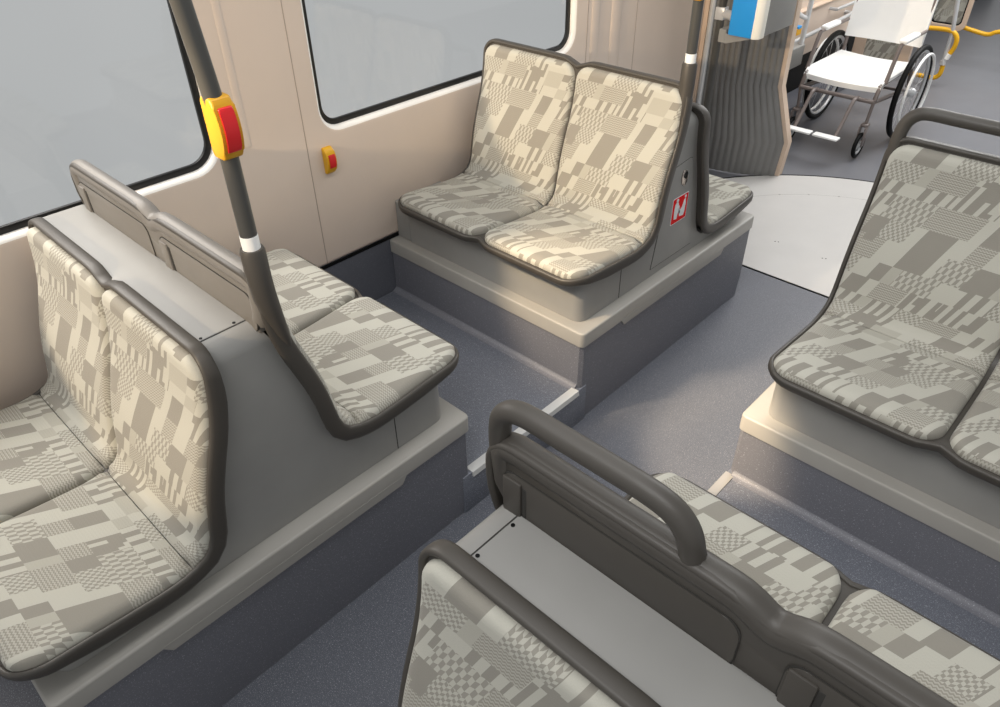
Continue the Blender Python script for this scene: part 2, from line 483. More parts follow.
# ================================================================== seats
# centre line of the seat shell, (distance in front of the block centre, height), top of the back to front edge
CL = [(.075, 1.096), (.085, 1.0), (.102, .92), (.122, .86), (.142, .80), (.158, .74), (.169, .68), (.180, .635), (.203, .602), (.250, .584), (.30, .578), (.40, .584), (.53, .596), (.585, .599), (.622, .592)]
_cur = catmull([Vector((s, z, 0)) for s, z in CL], 10)
_len = [0]
for a, c in zip(_cur, _cur[1:]): _len.append(_len[-1] + (c - a).length)
TL = _len[-1]
def prof(t):
    t = min(max(t, -.05), TL + .05)
    i = 0
    while i < len(_len) - 2 and _len[i + 1] < t: i += 1
    f = (t - _len[i]) / (_len[i + 1] - _len[i])
    p = _cur[i].lerp(_cur[i + 1], f)
    # smooth tangent
    d = (_cur[min(i + 2, len(_cur) - 1)] - _cur[max(i - 1, 0)]).normalized()
    n = Vector((-d.y, d.x, 0))
    if n.x < 0 and t < TL * .4: n = -n
    return p, n
def P3(u, t, h):
    p, n = prof(t)
    return Vector((u, -(p.x + n.x * h), p.y + n.y * h))
def sgn_n():
    return 1
# make sure normals point to the sitter (forward / up)
_p, _n = prof(TL * .8)
NS = 1 if _n.y > 0 else -1
_P3 = P3
def P3(u, t, h): return _P3(u, t, h * NS)
T_CREASE = next(l for l, p in zip(_len, _cur) if p.x > .236)

def dip(u, a=.020, w=.035): return a * math.exp(-(u / w) ** 2)
def grid_vals(a, b, r, n_end=6, n_mid=14, ends=(True, True)):
    out = []
    if ends[0]: out += [a + r * (1 - math.cos(PI / 2 * k / n_end)) for k in range(n_end)]
    else: out += [a, a + r * .25, a + r * .6]
    m0, m1 = a + r, b - r
    out += [m0 + (m1 - m0) * k / n_mid for k in range(n_mid + 1)]
    if ends[1]: out += [b - r * (1 - math.cos(PI / 2 * k / n_end)) for k in range(n_end - 1, -1, -1)]
    else: out += [b - r * .6, b - r * .25, b]
    return out
def pad(u0, u1, t0, t1, r, hgt, edge, ends, uv0=(0, 0), base=.006, nu=22, crease=.010):
    """cushion lying on the profile: rounded corners at the chosen ends, edges falling off"""
    b = MB(); bm = b.bm; uvl = bm.loops.layers.uv.new('UVMap')
    c, w = (u0 + u1) / 2, (u1 - u0) / 2
    ts = grid_vals(t0, t1, r, 6, 18, ends)
    us = [-math.cos(PI * k / nu) for k in range(nu + 1)]
    us = [.45 * x + .55 * math.sin(x * PI / 2) for x in us]
    G = []; info = {}
    for t in ts:
        W = w
        if ends[0] and t - t0 < r: d = t - t0; W = w - (r - math.sqrt(max(0, r * r - (r - d) ** 2)))
        if ends[1] and t1 - t < r: d = t1 - t; W = w - (r - math.sqrt(max(0, r * r - (r - d) ** 2)))
        row = []
        for x in us:
            u = c + W * x
            de = (1 - abs(x)) * W
            d0 = (t - t0) if ends[0] else (t - t0) * edge / crease
            d1 = (t1 - t) if ends[1] else (t1 - t) * edge / crease
            d = min(de, d0, d1)
            k = min(1, d / edge)
            fall = math.sqrt(max(0, 1 - (1 - k) ** 2))
            if not ends[0] and d == d0 or not ends[1] and d == d1: fall = .72 + .28 * fall if de > edge else fall
            h = base + hgt * fall
            v = bm.verts.new(P3(u, t, h)); info[v] = (u - c + uv0[0], -t + uv0[1]); row.append(v)
        G.append(row)
    low = []
    for i in range(len(ts) - 1):
        for j in range(len(us) - 1):
            f = bm.faces.new((G[i][j], G[i][j + 1], G[i + 1][j + 1], G[i + 1][j]))
            for lp in f.loops: lp[uvl].uv = info[lp.vert]
    # side skirt down to the shell
    rim = [G[0][j] for j in range(len(us))] + [G[i][-1] for i in range(1, len(ts))] + [G[-1][j] for j in range(len(us) - 2, -1, -1)] + [G[i][0] for i in range(len(ts) - 2, 0, -1)]
    tv = {}
    for i, t in enumerate(ts):
        for j in range(len(us)): tv[G[i][j]] = t
    low = [bm.verts.new(P3(info[v][0] - uv0[0] + c, tv[v], -.002)) for v in rim]
    n = len(rim)
    for i in range(n):
        f = bm.faces.new((rim[i], rim[(i + 1) % n], low[(i + 1) % n], low[i]))
        for lp in f.loops:
            q = lp.vert if lp.vert in info else rim[low.index(lp.vert)]
            lp[uvl].uv = info[q]
    return b
SW = .455
def shell_path(r_top=.052, r_front=.08, e=0):
    """perimeter of the shell in (u, t), rounded corners, dips at the middle of top and front"""
    P = []
    w = SW + e; a, z = -e, TL + e
    for k in range(9):
        g = PI / 2 * k / 8; P.append((-w + r_top - r_top * math.cos(g), a + r_top - r_top * math.sin(g)))
    m = 30
    for k in range(1, m): u = -w + r_top + (2 * w - 2 * r_top) * k / m; P.append((u, a + dip(u)))
    for k in range(9):
        g = PI / 2 * k / 8; P.append((w - r_top + r_top * math.sin(g), a + r_top - r_top * math.cos(g)))
    m = 26
    for k in range(1, m): P.append((w, a + r_top + (z - a - r_top - r_front) * k / m))
    for k in range(9):
        g = PI / 2 * k / 8; P.append((w - r_front + r_front * math.cos(g), z - r_front + r_front * math.sin(g)))
    m = 30
    for k in range(1, m): u = w - r_front - (2 * w - 2 * r_front) * k / m; P.append((u, z - dip(u)))
    for k in range(9):
        g = PI / 2 * k / 8; P.append((-w + r_front - r_front * math.sin(g), z - r_front + r_front * math.cos(g)))
    m = 26
    for k in range(1, m): P.append((-w, z - r_front - (z - a - r_top - r_front) * k / m))
    return P
def make_seat(name, label, shell_mat, handle, back, gang):
    """gang: local x side (+1/-1) on which the gangway lies"""
    t = thing(name, label, 'seat')
    # shell sheet
    b = MB(); bm = b.bm
    ts = grid_vals(0, TL, .08, 6, 26)
    us = [-1 + 2 * k / 28 for k in range(29)]
    rows = {}
    for side_h in (.004, -.012):
        G = []
        for tt in ts:
            W = SW
            r = .052
            if tt < r: W = SW - (r - math.sqrt(max(0, r * r - (r - tt) ** 2)))
            r = .08
            if TL - tt < r: W = SW - (r - math.sqrt(max(0, r * r - (r - (TL - tt)) ** 2)))
            row = []
            for x in us:
                u = W * x; k = tt / TL
                t2 = dip(u) + (TL - 2 * dip(u)) * k
                row.append(bm.verts.new(P3(u, t2, side_h)))
            G.append(row)
        for i in range(len(ts) - 1):
            for j in range(28): bm.faces.new((G[i][j], G[i][j + 1], G[i + 1][j + 1], G[i + 1][j]))
        rows[side_h] = G
    b.build('seat_shell', shell_mat, t, 40, True)
    # edge trim: an upright oval section swept round the shell
    b = MB(); bm = b.bm
    path = shell_path(); n = len(path); rings = []
    for i, (u, tt) in enumerate(path):
        (ua, ta), (ub, tb) = path[i - 1], path[(i + 1) % n]
        ou, ot = tb - ta, -(ub - ua); L = math.hypot(ou, ot); ou, ot = -ou / L, -ot / L
        k = min(1, max(0, (tt - TL + .16) / .12))
        kt = min(1, max(0, (.10 - tt) / .08)); hb, h0, wa = .0210 - .0075 * k - .0045 * kt, -.008 + .005 * k + .004 * kt, .0075
        ring = []
        for q in range(12):
            a = 2 * PI * q / 12; cw, ch = math.cos(a), math.sin(a)
            cw = math.copysign(abs(cw) ** .7, cw); ch = math.copysign(abs(ch) ** .7, ch)
            p0 = P3(u, tt, h0 + hb * ch); e = .004
            dU = Vector((1, 0, 0)); dT = (P3(u, min(tt + e, TL), 0) - P3(u, max(tt - e, 0), 0)).normalized()
            ring.append(bm.verts.new(p0 + (dU * ou + dT * ot) * wa * cw))
        rings.append(ring)
    for i in range(n):
        A, B = rings[i], rings[(i + 1) % n]
        for q in range(12): bm.faces.new((A[q], A[(q + 1) % 12], B[(q + 1) % 12], B[q]))
    b.build('edge_trim', shell_mat, t, 60, True)
    for c in (-1, 1):
        u0, u1 = (c * .2265 - .2205), (c * .2265 + .2205)
        pad(u0, u1, .012, T_CREASE - .0012, .05, .021, .020, (True, False)).build('back_cushion', FAB, t, 60, True)
        pad(u0, u1, T_CREASE + .0012, TL - .012, .055, .022, .022, (False, True)).build('seat_cushion', FAB, t, 60, True)
    if back:
        bm_ = TRIML if back == 'light' else TRIM
        # rear cover rising over the desk
        b = MB()
        top = []
        for k in range(61):
            u = -SW + 2 * SW * k / 60
            z = 1.088 - dip(u, .018, .03)
            e = SW - abs(u)
            if e < .05: z -= .05 - math.sqrt(max(0, .05 ** 2 - (.05 - e) ** 2))
            top.append((u, z))
        b.prism([(-SW + .034, .955)] + [(max(-SW + .034, min(SW - .034, u)), z) for u, z in top] + [(SW - .034, .955)], 'y', -.094, -.060, .004, 2)
        cover = b.build('back_cover', bm_, t, 50, True)
        # thick rounded rim
        b = MB()
        rim = [Vector((-SW + .044, -.080, .980)), Vector((-SW + .026, -.077, 1.01))] + [Vector((max(-SW + .020, min(SW - .020, u)), -.076, z - .005)) for u, z in top[1:-1]] + [Vector((SW - .026, -.077, 1.01)), Vector((SW - .044, -.080, .980))]
        b.tube(rim, .023, False, 14, True)
        b.build('back_rim', bm_, t, 60, True)
        for c in (-1, 1):
            # the recessed panel of each seat and the post at its edge
            pts = rrect(c * .2265 - .198, c * .2265 + .198, .955, 1.052, .024, 5)
            b = MB(); b.prism(pts, 'y', -.062, -.0585); b.build('panel_gap', SEAM, t, 40, True)
            pts = rrect(c * .2265 - .1965, c * .2265 + .1965, .955, 1.0505, .027, 5)
            b = MB(); b.prism(pts, 'y', -.062, -.0575, .001, 2); pn = b.build('back_panel', bm_, t, 40, True)
            xp = c * .2265 + .158
            b = MB(); b.box(xp - .009, xp, -.060, -.0568, .968, 1.034, .0008, 1); b.build('groove', SEAM, pn, 40, True)
            b = MB(); b.box(xp, c * .2265 + .194, -.060, -.0530, .966, 1.040, .003, 2); b.build('post', bm_, pn, 40, True)
    if handle:
        g = gang
        zt = 1.168
        xs = SW - .012
        H = [(xs, -.078, 1.03), (xs, -.074, 1.09), (xs - .008, -.070, 1.135), (xs - .030, -.068, 1.160), (xs - .06, -.068, zt), (xs - .12, -.068, zt), (xs - .20, -.068, zt),
             (xs - .26, -.068, zt - .001), (xs - .295, -.069, zt - .010), (xs - .317, -.070, zt - .032), (xs - .326, -.073, zt - .065), (xs - .330, -.076, 1.074)]
        pts = catmull([Vector((g * p[0], p[1], p[2])) for p in H], 5)
        nn_ = len(pts); b = MB(); b.tube(pts, [0.0175 + .003 * max(0, 1 - (nn_ - 1 - i) / 6) for i in range(nn_)], False, 14); b.build('handle', bm_ if back else TRIM, t, 60, True)
    return t

def place(o, xc, yc, rear, low):
    o.location = (xc, yc, -.11 if low else 0)
    o.rotation_euler = (0, 0, PI if rear else 0)
    return o
TRIMS = TRIM
s1 = place(make_seat('double_seat', 'high-backed double seat facing the camera, warmly lit, under the second window', TRIM, False, None, 1), XL, CY_FAR, False, False)
def dup(src, label, xc, yc, rear, low):
    c = copy_tree(src); c['label'] = label
    return place(c, xc, yc, rear, low)
dup(s1, 'double seat at the left edge facing the camera, in front of the pale console', XL, CY_NEAR, False, True)
dup(s1, 'double seat behind the red sign, only one cushion seen before the bellows', XL, CY_FAR, True, True)
dup(s1, 'double seat at the bottom centre, its back top cut by the frame', XR, CY_NEAR, False, True)
place(make_seat('double_seat', 'double seat facing away behind the left pole with light grey back panels', TRIM, False, 'light', -1), XL, CY_NEAR, True, False)
place(make_seat('double_seat', 'double seat at the right edge with a rail over its back', TRIM, True, None, -1), XR, CY_FAR, False, False)
place(make_seat('double_seat', 'double seat in the right foreground with loop handle on its dark back', TRIM, True, 'dark', 1), XR, CY_NEAR, True, False)

# ================================================================== grab poles
def grab_pole(x, y, label):
    t = thing('grab_pole', label, 'pole', (x, y, .90))
    b = MB(); b.tube(catmull([(x, y, 1.10), (x, y, 1.25), (x, y - .002, 1.42), (x, y - .016, 1.60), (x, y - .085, 2.35)], 5), .0165, False, 24); b.build('pole', POLE, t)
    b = MB()
    g = 1 if y < 1.5 else -1
    b.tube([(x, y, 1.168), (x, y, 1.160), (x, y, 1.10), (x, y + g * .002, 1.06), (x, y + g * .008, 1.02), (x, y + g * .018, .97), (x - .002, y + g * .030, .92)],
           [.022, .0245, .0245, .0240, .0215, .0165, .009], False, 20)
    b.build('pole_socket', TRIM, t, 50)
    b = MB(); b.lathe([(.0172, 1.160), (.0172, 1.196)], (x, y, 0), 'z', 24); r = b.build('ring', WHITE, t); r['label'] = 'pale ring'
    # stop button box: bulged front towards the gangway
    z0, z1 = 1.350, 1.458
    n = 14; pr = [(-.020, z0 + .010), (-.015, z0)]
    for k in range(n + 1):
        f = k / n; pr.append((.017 + .015 * math.sin(PI * f) ** .7, z0 + (z1 - z0) * f))
    pr += [(-.015, z1), (-.020, z1 - .010)]
    b = MB(); b.prism([(x + p, q) for p, q in pr], 'y', y - .0195, y + .0195, .005, 3)
    box = b.build('stop_button_box', YELP, t, 45)
    fr = []
    for k in range(2, n - 2 + 1):
        f = k / n; fr.append((.017 + .015 * math.sin(PI * f) ** .7, z0 + (z1 - z0) * f))
    out = [(x + p + .0035, q) for p, q in fr] + [(x + p - .006, q) for p, q in fr[::-1]]
    b = MB(); b.prism(out, 'y', y - .0130, y + .0130, .002, 2)
    b.build('red_button', RED, box, 45)
    return t
grab_pole(-1.200, .572, 'dark grab pole with yellow and red button in the left foreground')
grab_pole(-1.218, 2.160, 'dark grab pole behind the far seats, pale ring near its foot')

# wall stop button
wy, wz0, wz1 = 1.402, .768, .866
t = thing('wall_stop_button', 'small yellow and red button on the beige wall between the windows', 'button', (WX, wy, wz0))
n = 12; pr = [(WX - .002, wz0), ]
for k in range(n + 1):
    f = k / n; pr.append((WX + .010 + .020 * math.sin(PI * f) ** .6, wz0 + (wz1 - wz0) * f))
pr.append((WX - .002, wz1))
b = MB(); b.prism(pr, 'y', wy - .019, wy + .019, .005, 3); bx = b.build('button_box', YEL, t, 45)
fr = [(WX + .010 + .020 * math.sin(PI * k / n) ** .6, wz0 + (wz1 - wz0) * k / n) for k in range(3, n - 2)]
b = MB(); b.prism([(p + .003, q) for p, q in fr] + [(p - .006, q) for p, q in fr[::-1]], 'y', wy - .012, wy + .015, .002, 2)
b.build('red_button', RED, bx, 45)

# ================================================================== left wall with two windows
SILL = .938
W1 = (-1.15, 1.010, SILL - .020, 1.86); W2 = (1.412, 2.800, SILL - .020, 1.86)
WT = 2.15
mapw = lambda a, c, h: (WX - .026 + h, a, c)
h1 = rrect(W1[0], W1[1], W1[2], W1[3], .085, 8); h2 = rrect(W2[0], W2[1], W2[2], W2[3], .075, 8)
loops = [[(-1.3, .41), (3.96, .41), (3.96, WT), (-1.3, WT)], h1, h2]
wl = struct(plate('wall_left', loops, .026, .022, BEIGE, None, mapw))
# outside light on the rounded window reveals, put into a near-white colour
wl.data.materials.append(plain('painted_light_window_reveal', rgb(252, 247, 240), .35, var=0))
for p in wl.data.polygons:
    if abs(p.normal.x) < .93:
        for w in (W1, W2):
            if w[0] - .05 < p.center.y < w[1] + .05 and w[2] - .05 < p.center.z < w[3] + .05: p.material_index = 1
def window(nm, w, r):
    e = .006
    lo = [rrect(w[0] - e, w[1] + e, w[2] - e, w[3] + e, r, 8), rrect(w[0] + .020, w[1] - .020, w[2] + .020, w[3] - .020, r - .018, 8)]
    g = plate(nm, lo, .006, .002, GASK, None, lambda a, c, h: (WX - .034 + h, a, c)); struct(g)
    b = MB(); b.prism(rrect(w[0] + .018, w[1] - .018, w[2] + .018, w[3] - .018, r - .018, 8), 'x', WX - .037, WX - .034)
    b.build('pane', GLASS, g)
window('window_1', W1, .085); window('window_2', W2, .075)
# panel joints and pillar ribs of the wall
def wall_strip(nm, y, wdt, dep, z0, z1, mat):
    b = MB(); b.box(WX - .01, WX + dep, y - wdt / 2, y + wdt / 2, z0, z1, min(dep, wdt) * .3, 2)
    return struct(b.build(nm, mat))
JOINT = plain('wall_joint', rgb(176, 158, 144), .6, var=0)
wall_strip('trim_5', 1.328, .003, .0008, .42, WT, JOINT)
for y in (2.895, 3.29): wall_strip('trim_5', y, .004, .001, .42, WT, JOINT)
def rib(nm, y, r, dep, z0=.42):
    b = MB(); n = 10
    pts = [(WX - .004 + dep * math.sin(PI * k / n), y - r * math.cos(PI * k / n)) for k in range(n + 1)]
    b.prism(pts, 'z', z0, WT); return struct(b.build(nm, BEIGE, None, 60))
rib('trim_6', 1.113, .016, .008, .95)
rib('trim_7', 2.955, .035, .011); rib('trim_7', 3.12, .045, .014)
# skirting under the wall panels
b = MB(); b.box(WX - .05, WX - .004, -1.3, 3.96, 0, .414, .002, 1)
struct(b.build('baseboard_left', SKIRT))
b = MB(); b.box(WX - .006, WX - .001, -1.3, 3.96, .402, .414); struct(b.build('trim_8', BLACK))

# ================================================================== articulation
t = thing('turntable_plate', 'pale round turntable floor plate with screws in the articulation', 'floor plate', (-.77, 3.2, 0))
C0, R0 = (-.771, 3.198), 1.3205
a0 = math.asin((3.076 - C0[1]) / R0)
def disc(R, ys):
    s = math.asin((ys - C0[1]) / R); return [(C0[0] + R * math.cos(s + (PI - 2 * s) * k / 60), C0[1] + R * math.sin(s + (PI - 2 * s) * k / 60)) for k in range(61)]
b = MB(); b.prism(disc(R0 + .012, 3.074), 'z', -.02, .0012); b.build('rubber_edge', BLACK, t)
b = MB(); b.prism(disc(R0 - .006, 3.078), 'z', -.02, .003, .001, 1, lambda p, q: p.z > 0 and q.z > 0); b.build('plate', PLATE, t)
for k in range(4):
    x, y = [(-1.287, 3.397), (-1.272, 3.404), (-1.02, 3.40), (-1.035, 3.393)][k]
    b = MB(); b.lathe([(.0035, 0), (.0035, .0008)], (x, y, .0028), 'z', 10); b.build('screw_hole', BLACK, t)
for k in range(9):
    a = math.radians(100 + k * 9); x, y = C0[0] + 1.05 * math.cos(a), C0[1] + 1.05 * math.sin(a)
    b = MB(); b.lathe([(.006, 0), (.006, .0006)], (x, y, .0028), 'z', 12); b.build('rivet', NOSEG, t)
b = MB(); pts = disc(1.05, 3.08); b.tube([(p[0], p[1], .003) for p in pts], .0008, False, 6); b.build('score_line', NOSEG, t)

def bx_off(z):
    """inward bulge of the body side, by height"""
    K = [(-.1, 0), (0, 0), (.21, .015), (.51, -.093), (.86, -.10), (2.4, -.13)]
    for (z0, v0), (z1, v1) in zip(K, K[1:]):
        if z <= z1: return v0 + (v1 - v0) * (z - z0) / (z1 - z0)
    return K[-1][1]
NF = (-2.150, 3.985); FF = (-1.672, 4.150)
t = thing('bellows', 'dark grey pleated bellows wall of the articulation beside the turntable', 'bellows', (-1.9, 4.06, 0))
b = MB(); bm = b.bm
npl = 13; d = Vector((FF[0] - NF[0], FF[1] - NF[1])); nn = Vector((d.y, -d.x)).normalized()
zs = [.004, .1, .21, .3, .4, .51, .7, .86, 1.2, 1.7, 2.3]
cols = []
for k in range(npl * 6 + 1):
    f = k / (npl * 6)
    w = abs(math.sin(PI * f * npl)) ** .8 * .008
    bow = .05 * math.sin(PI * f)
    cols.append([bm.verts.new((NF[0] + d.x * f + nn.x * (w + bow) + bx_off(z) * f, NF[1] + d.y * f + nn.y * (w + bow), z)) for z in zs])
for a, c in zip(cols, cols[1:]):
    for i in range(len(zs) - 1): bm.faces.new((a[i], c[i], c[i + 1], a[i + 1]))
b.build('folds', BELL, t, 70)
def frame_strip(nm, x, y, w, dep, k, mat):
    b = MB(); rows = []
    for z in zs:
        xx = x + bx_off(z) * k
        rows.append([b.bm.verts.new(p) for p in ((xx, y, z), (xx + w, y, z), (xx + w, y + dep, z), (xx, y + dep, z))])
    for a, c in zip(rows, rows[1:]):
        for i in range(4): b.bm.faces.new((a[i], a[(i + 1) % 4], c[(i + 1) % 4], c[i]))
    b.bm.faces.new(rows[0]); b.bm.faces.new(rows[-1])
    return b.build(nm, mat, t)
frame_strip('end_frame', -1.690, 4.155, .040, .05, 1, FRAMEB)
frame_strip('end_frame', -2.20, 3.955, .040, .04, 0, FRAMEB)
b = MB(); b.tube([(-2.143, 3.965, .004), (-2.143, 3.965, 2.3)], .016, False, 16); b.build('edge_tube', SILV, t)

# blue fronted box hung on its own post
t = thing('ticket_validator', 'blue and grey box with a cream edge hanging before the bellows', 'ticket machine', (-1.70, 3.66, .90))
b = MB(); b.box(-1.772, -1.622, 3.50, 3.835, .917, 1.32, .006, 2); b.build('case', BOXG, t, 45)
b = MB(); b.box(-1.776, -1.654, 3.468, 3.503, .915, 1.322, .005, 2); b.build('front', BLUE, t, 45)
b = MB(); b.prism([(-1.656, 3.4675), (-1.640, 3.469), (-1.628, 3.477), (-1.620, 3.490), (-1.618, 3.530), (-1.640, 3.535), (-1.656, 3.52)], 'z', .913, 1.323, .005, 2); b.build('cream_edge', CREAM, t, 45)
b = MB(); b.prism([(-1.80, .912), (-1.67, .912), (-1.67, .905), (-1.79, .868), (-1.80, .868)], 'y', 3.49, 3.52, .002, 1); b.box(-1.835, -1.795, 3.49, 3.60, .868, .93, .004, 1); b.build('bracket', BOXG, t)
b = MB(); b.tube([(-1.77, 3.60, .96), (-1.915, 3.66, .96)], .022, False, 14)
b.box(-1.95, -1.90, 3.635, 3.685, .93, .99, .006, 2); b.build('clamp', SILV, t)
b = MB(); b.lathe([(.02, 0), (.02, 2.3)], (-1.925, 3.66, .003), 'z', 20)
tag(b.build('support_post', POLE), 'dark post close in front of the bellows carrying the blue box', 'pole')

# ================================================================== rear section
RWX = -2.185
b = MB(); b.box(RWX - .03, RWX, 4.2, 10.6, .34, .648, .003, 1); b.box(RWX - .08, RWX - .03, 4.2, 10.6, .648, 1.0)
b.box(RWX - .03, RWX, 4.2, 10.6, 1.9, WT)
struct(b.build('wall_rear', BEIGE))
b = MB(); b.box(RWX - .085, RWX + .010, 4.2, 10.6, .645, .660, .004, 2); struct(b.build('trim_9', FRAMEB))
b = MB(); b.box(RWX - .03, RWX - .006, 4.2, 10.6, 0, .345); struct(b.build('baseboard_rear', BLACK))
b = MB(); b.box(RWX - .006, RWX + .16, 4.25, 6.4, 0, .10, .01, 2); struct(b.build('trim_10', SKIRT))
b = MB(); b.box(RWX - .024, RWX - .020, 4.2, 10.6, 1.0, 1.9); struct(b.build('window_3', GLASS))
t = thing('wall_handrail', 'silver handrail along the beige wall behind the wheelchair', 'handrail', (RWX, 5.7, .5))
b = MB(); b.tube(catmull([(RWX + .06, 4.9, .505), (RWX + .06, 5.5, .512), (RWX + .06, 5.95, .522), (RWX + .05, 6.05, .524), (RWX, 6.06, .524)], 5), .014, False, 12); b.build('rail', SILV, t)
b = MB(); b.tube([(RWX, 5.0, .505), (RWX + .06, 5.0, .505)], .011, False, 10); b.build('bracket', SILV, t)
b = MB(); b.tube([(RWX, 5.75, .60), (RWX + .05, 5.75, .60), (RWX + .055, 6.3, .60)], .011, False, 10); b.build('upper_rail', SILV, t)
t = thing('bay_post', 'silver post by the bellows frame left of the wheelchair', 'pole', (-2.03, 5.0, 0))
b = MB(); b.tube(catmull([(-2.03, 5.0, .43), (-2.03, 5.0, .6), (-2.03, 5.01, .85), (-2.04, 5.02, 1.2), (-2.08, 5.03, 2.2)], 5), .016, False, 14); b.build('post', SILV, t)
b = MB(); b.tube(catmull([(-2.09, 4.82, 1.25), (-2.085, 4.83, .90), (-2.07, 4.86, .78), (-2.05, 4.92, .72), (-2.035, 4.99, .69)], 5), .014, False, 12); b.build('bow', SILV, t)
b = MB(); b.box(RWX, -2.01, 4.84, 5.02, .40, .53, .004, 1); b.build('mounting_box', BOXG, t)
t = thing('emergency_button', 'tiny yellow and blue button on the wall left of the wheelchair', 'button', (RWX, 5.2, .53))
b = MB(); b.box(RWX - .002, RWX + .03, 5.19, 5.26, .52, .565, .004, 1); b.build('housing', YEL, t)
b = MB(); b.box(RWX + .001, RWX + .033, 5.20, 5.25, .562, .58, .004, 1); b.build('cap', BLUE, t)

# padded board behind the wheelchair
t = thing('wheelchair_backrest_board', 'beige framed fabric backrest board behind the wheelchair', 'backrest', (-1.76, 5.75, .33))
b = MB(); b.tube([(-2.185, 5.80, .80), (-1.94, 5.80, .80)], .014); b.build('wall_bracket', SILV, t)
plate('frame', [rrect(-1.96, -1.57, .24, 1.10, .03, 5), rrect(-1.88, -1.635, .275, 1.05, .02, 5)], .02, .004, FRAMEB, t, lambda a, c, h: (a, 5.77 + h, c))
b = MB(); b.box(-1.885, -1.63, 5.765, 5.785, .27, 1.055); pd = b.build('fabric_panel', FAB, t)
uvl = pd.data.uv_layers.new(name='UVMap')
for lp in pd.data.loops: co3 = pd.data.vertices[lp.vertex_index].co; uvl.data[lp.index].uv = (co3.x, co3.z)

# glazed partition and yellow rails
t = D_PART = thing('padded_partition', 'beige framed padded partition with glazed front at the top right edge', 'partition', (-1.76, 7.2, .26))
plate('frame', [rrect(-1.915, -1.615, .262, 1.10, .05, 6), rrect(-1.885, -1.650, .300, 1.06, .035, 6)], .015, .004, FRAMEB, t, lambda a, c, h: (a, 7.2 + h, c))
plate('rubber_seal', [rrect(-1.888, -1.647, .297, 1.063, .035, 6), rrect(-1.876, -1.659, .309, 1.05, .028, 6)], .010, 0, BLACK, t, lambda a, c, h: (a, 7.2 + h, c))
b = MB(); b.box(-1.88, -1.655, 7.198, 7.202, .305, 1.055); b.build('pane', GLASS, t)
t = thing('yellow_bow_rail', 'bright yellow tubular bow rail just right of the wheelchair', 'handrail', (-1.6, 6.5, 0))
b = MB(); b.tube(catmull([(-2.15, 6.52, .385), (-1.80, 6.5, .40), (-1.60, 6.5, .412), (-1.53, 6.5, .405), (-1.49, 6.5, .37), (-1.483, 6.5, .31), (-1.500, 6.5, .25)], 6), .017, False, 14); b.build('upper_tube', YEL, t)
b = MB(); b.tube([(-1.499, 6.5, .255), (-1.512, 6.5, .215)], .018, False, 14); b.build('joint', WHITE, t)
b = MB(); b.tube(catmull([(-1.522, 6.5, .19), (-1.518, 6.5, .12), (-1.530, 6.5, .085), (-1.57, 6.5, .066), (-1.70, 6.5, .066), (-2.15, 6.5, .066)], 6), .017, False, 14); b.build('lower_tube', YEL, t)
t = thing('silver_post', 'silver post rising from the yellow bow rail to the frame top', 'pole', (-1.525, 6.5, .17))
b = MB(); b.tube([(-1.525, 6.5, .17), (-1.530, 6.5, .40), (-1.560, 6.49, .60), (-1.60, 6.48, .9), (-1.62, 6.47, 2.2)], .015, False, 14); b.build('post', SILV, t)
b = MB(); b.lathe([(.022, 0), (.022, .03)], (-1.525, 6.5, .17), 'z', 16); b.build('collar', SILV, t)
b = MB(); b.tube(catmull([(-1.85, 7.26, .31), (-1.64, 7.26, .28), (-1.50, 7.26, .258), (-1.44, 7.26, .258), (-1.36, 7.26, .29), (-1.1, 7.26, .30)], 6), .017, False, 14)
tag(b.build('yellow_low_rail', YEL), 'yellow low rail running right from under the glazed padded partition', 'handrail')
t = D_PART
b = MB(); b.box(-1.885, -1.650, 7.212, 7.224, .300, 1.06); pd2 = b.build('fabric_panel', FAB, t)
uvl = pd2.data.uv_layers.new(name='UVMap')
for lp in pd2.data.loops: co3 = pd2.data.vertices[lp.vertex_index].co; uvl.data[lp.index].uv = (co3.x, co3.z)
b = MB(); b.tube([(-2.185, 7.2, .80), (-1.905, 7.2, .80)], .014); b.build('wall_bracket', SILV, t)

# ================================================================== wheelchair
t = thing('wheelchair', 'white and taupe manual wheelchair parked beyond the turntable', 'wheelchair', (-1.65, 5.1, 0))
xl, xr = -1.875, -1.415
b = MB(); nseg = 14; secs = []
for k in range(nseg + 1):
    f = k / nseg; y = 4.785 + .545 * f
    zd = -.030 * max(0, 1 - f / .10) ** 2
    secs.append((y, .455 + zd + .012 * f * 0))
rows = []
for side in (0, 1):
    G = []
    for y, z in secs:
        G.append([b.bm.verts.new((xl - .01 + (xr - xl + .02) * j / 12, y, z - .012 * math.sin(PI * j / 12) - side * .030)) for j in range(13)])
    rows.append(G)
for G in rows:
    for i in range(nseg):
        for j in range(12): b.bm.faces.new((G[i][j], G[i][j + 1], G[i + 1][j + 1], G[i + 1][j]))
A, B = rows
for i in range(nseg):
    for j in (0, 12): b.bm.faces.new((A[i][j], A[i + 1][j], B[i + 1][j], B[i][j]))
for j in range(12):
    for i in (0, nseg): b.bm.faces.new((A[i][j], A[i][j + 1], B[i][j + 1], B[i][j]))
b.build('seat', WHITE, t, 50)
b = MB(); rows = []
for side in (0, 1):
    G = []
    for i in range(11):
        f = i / 10; z = .545 + .48 * f; y = 5.33 + .07 * f
        G.append([b.bm.verts.new((xl - .012 + (xr - xl + .024) * j / 12, y + .020 * math.sin(PI * j / 12) + side * .022, z)) for j in range(13)])
    rows.append(G)
for G in rows:
    for i in range(10):
        for j in range(12): b.bm.faces.new((G[i][j], G[i][j + 1], G[i + 1][j + 1], G[i + 1][j]))
A, B = rows
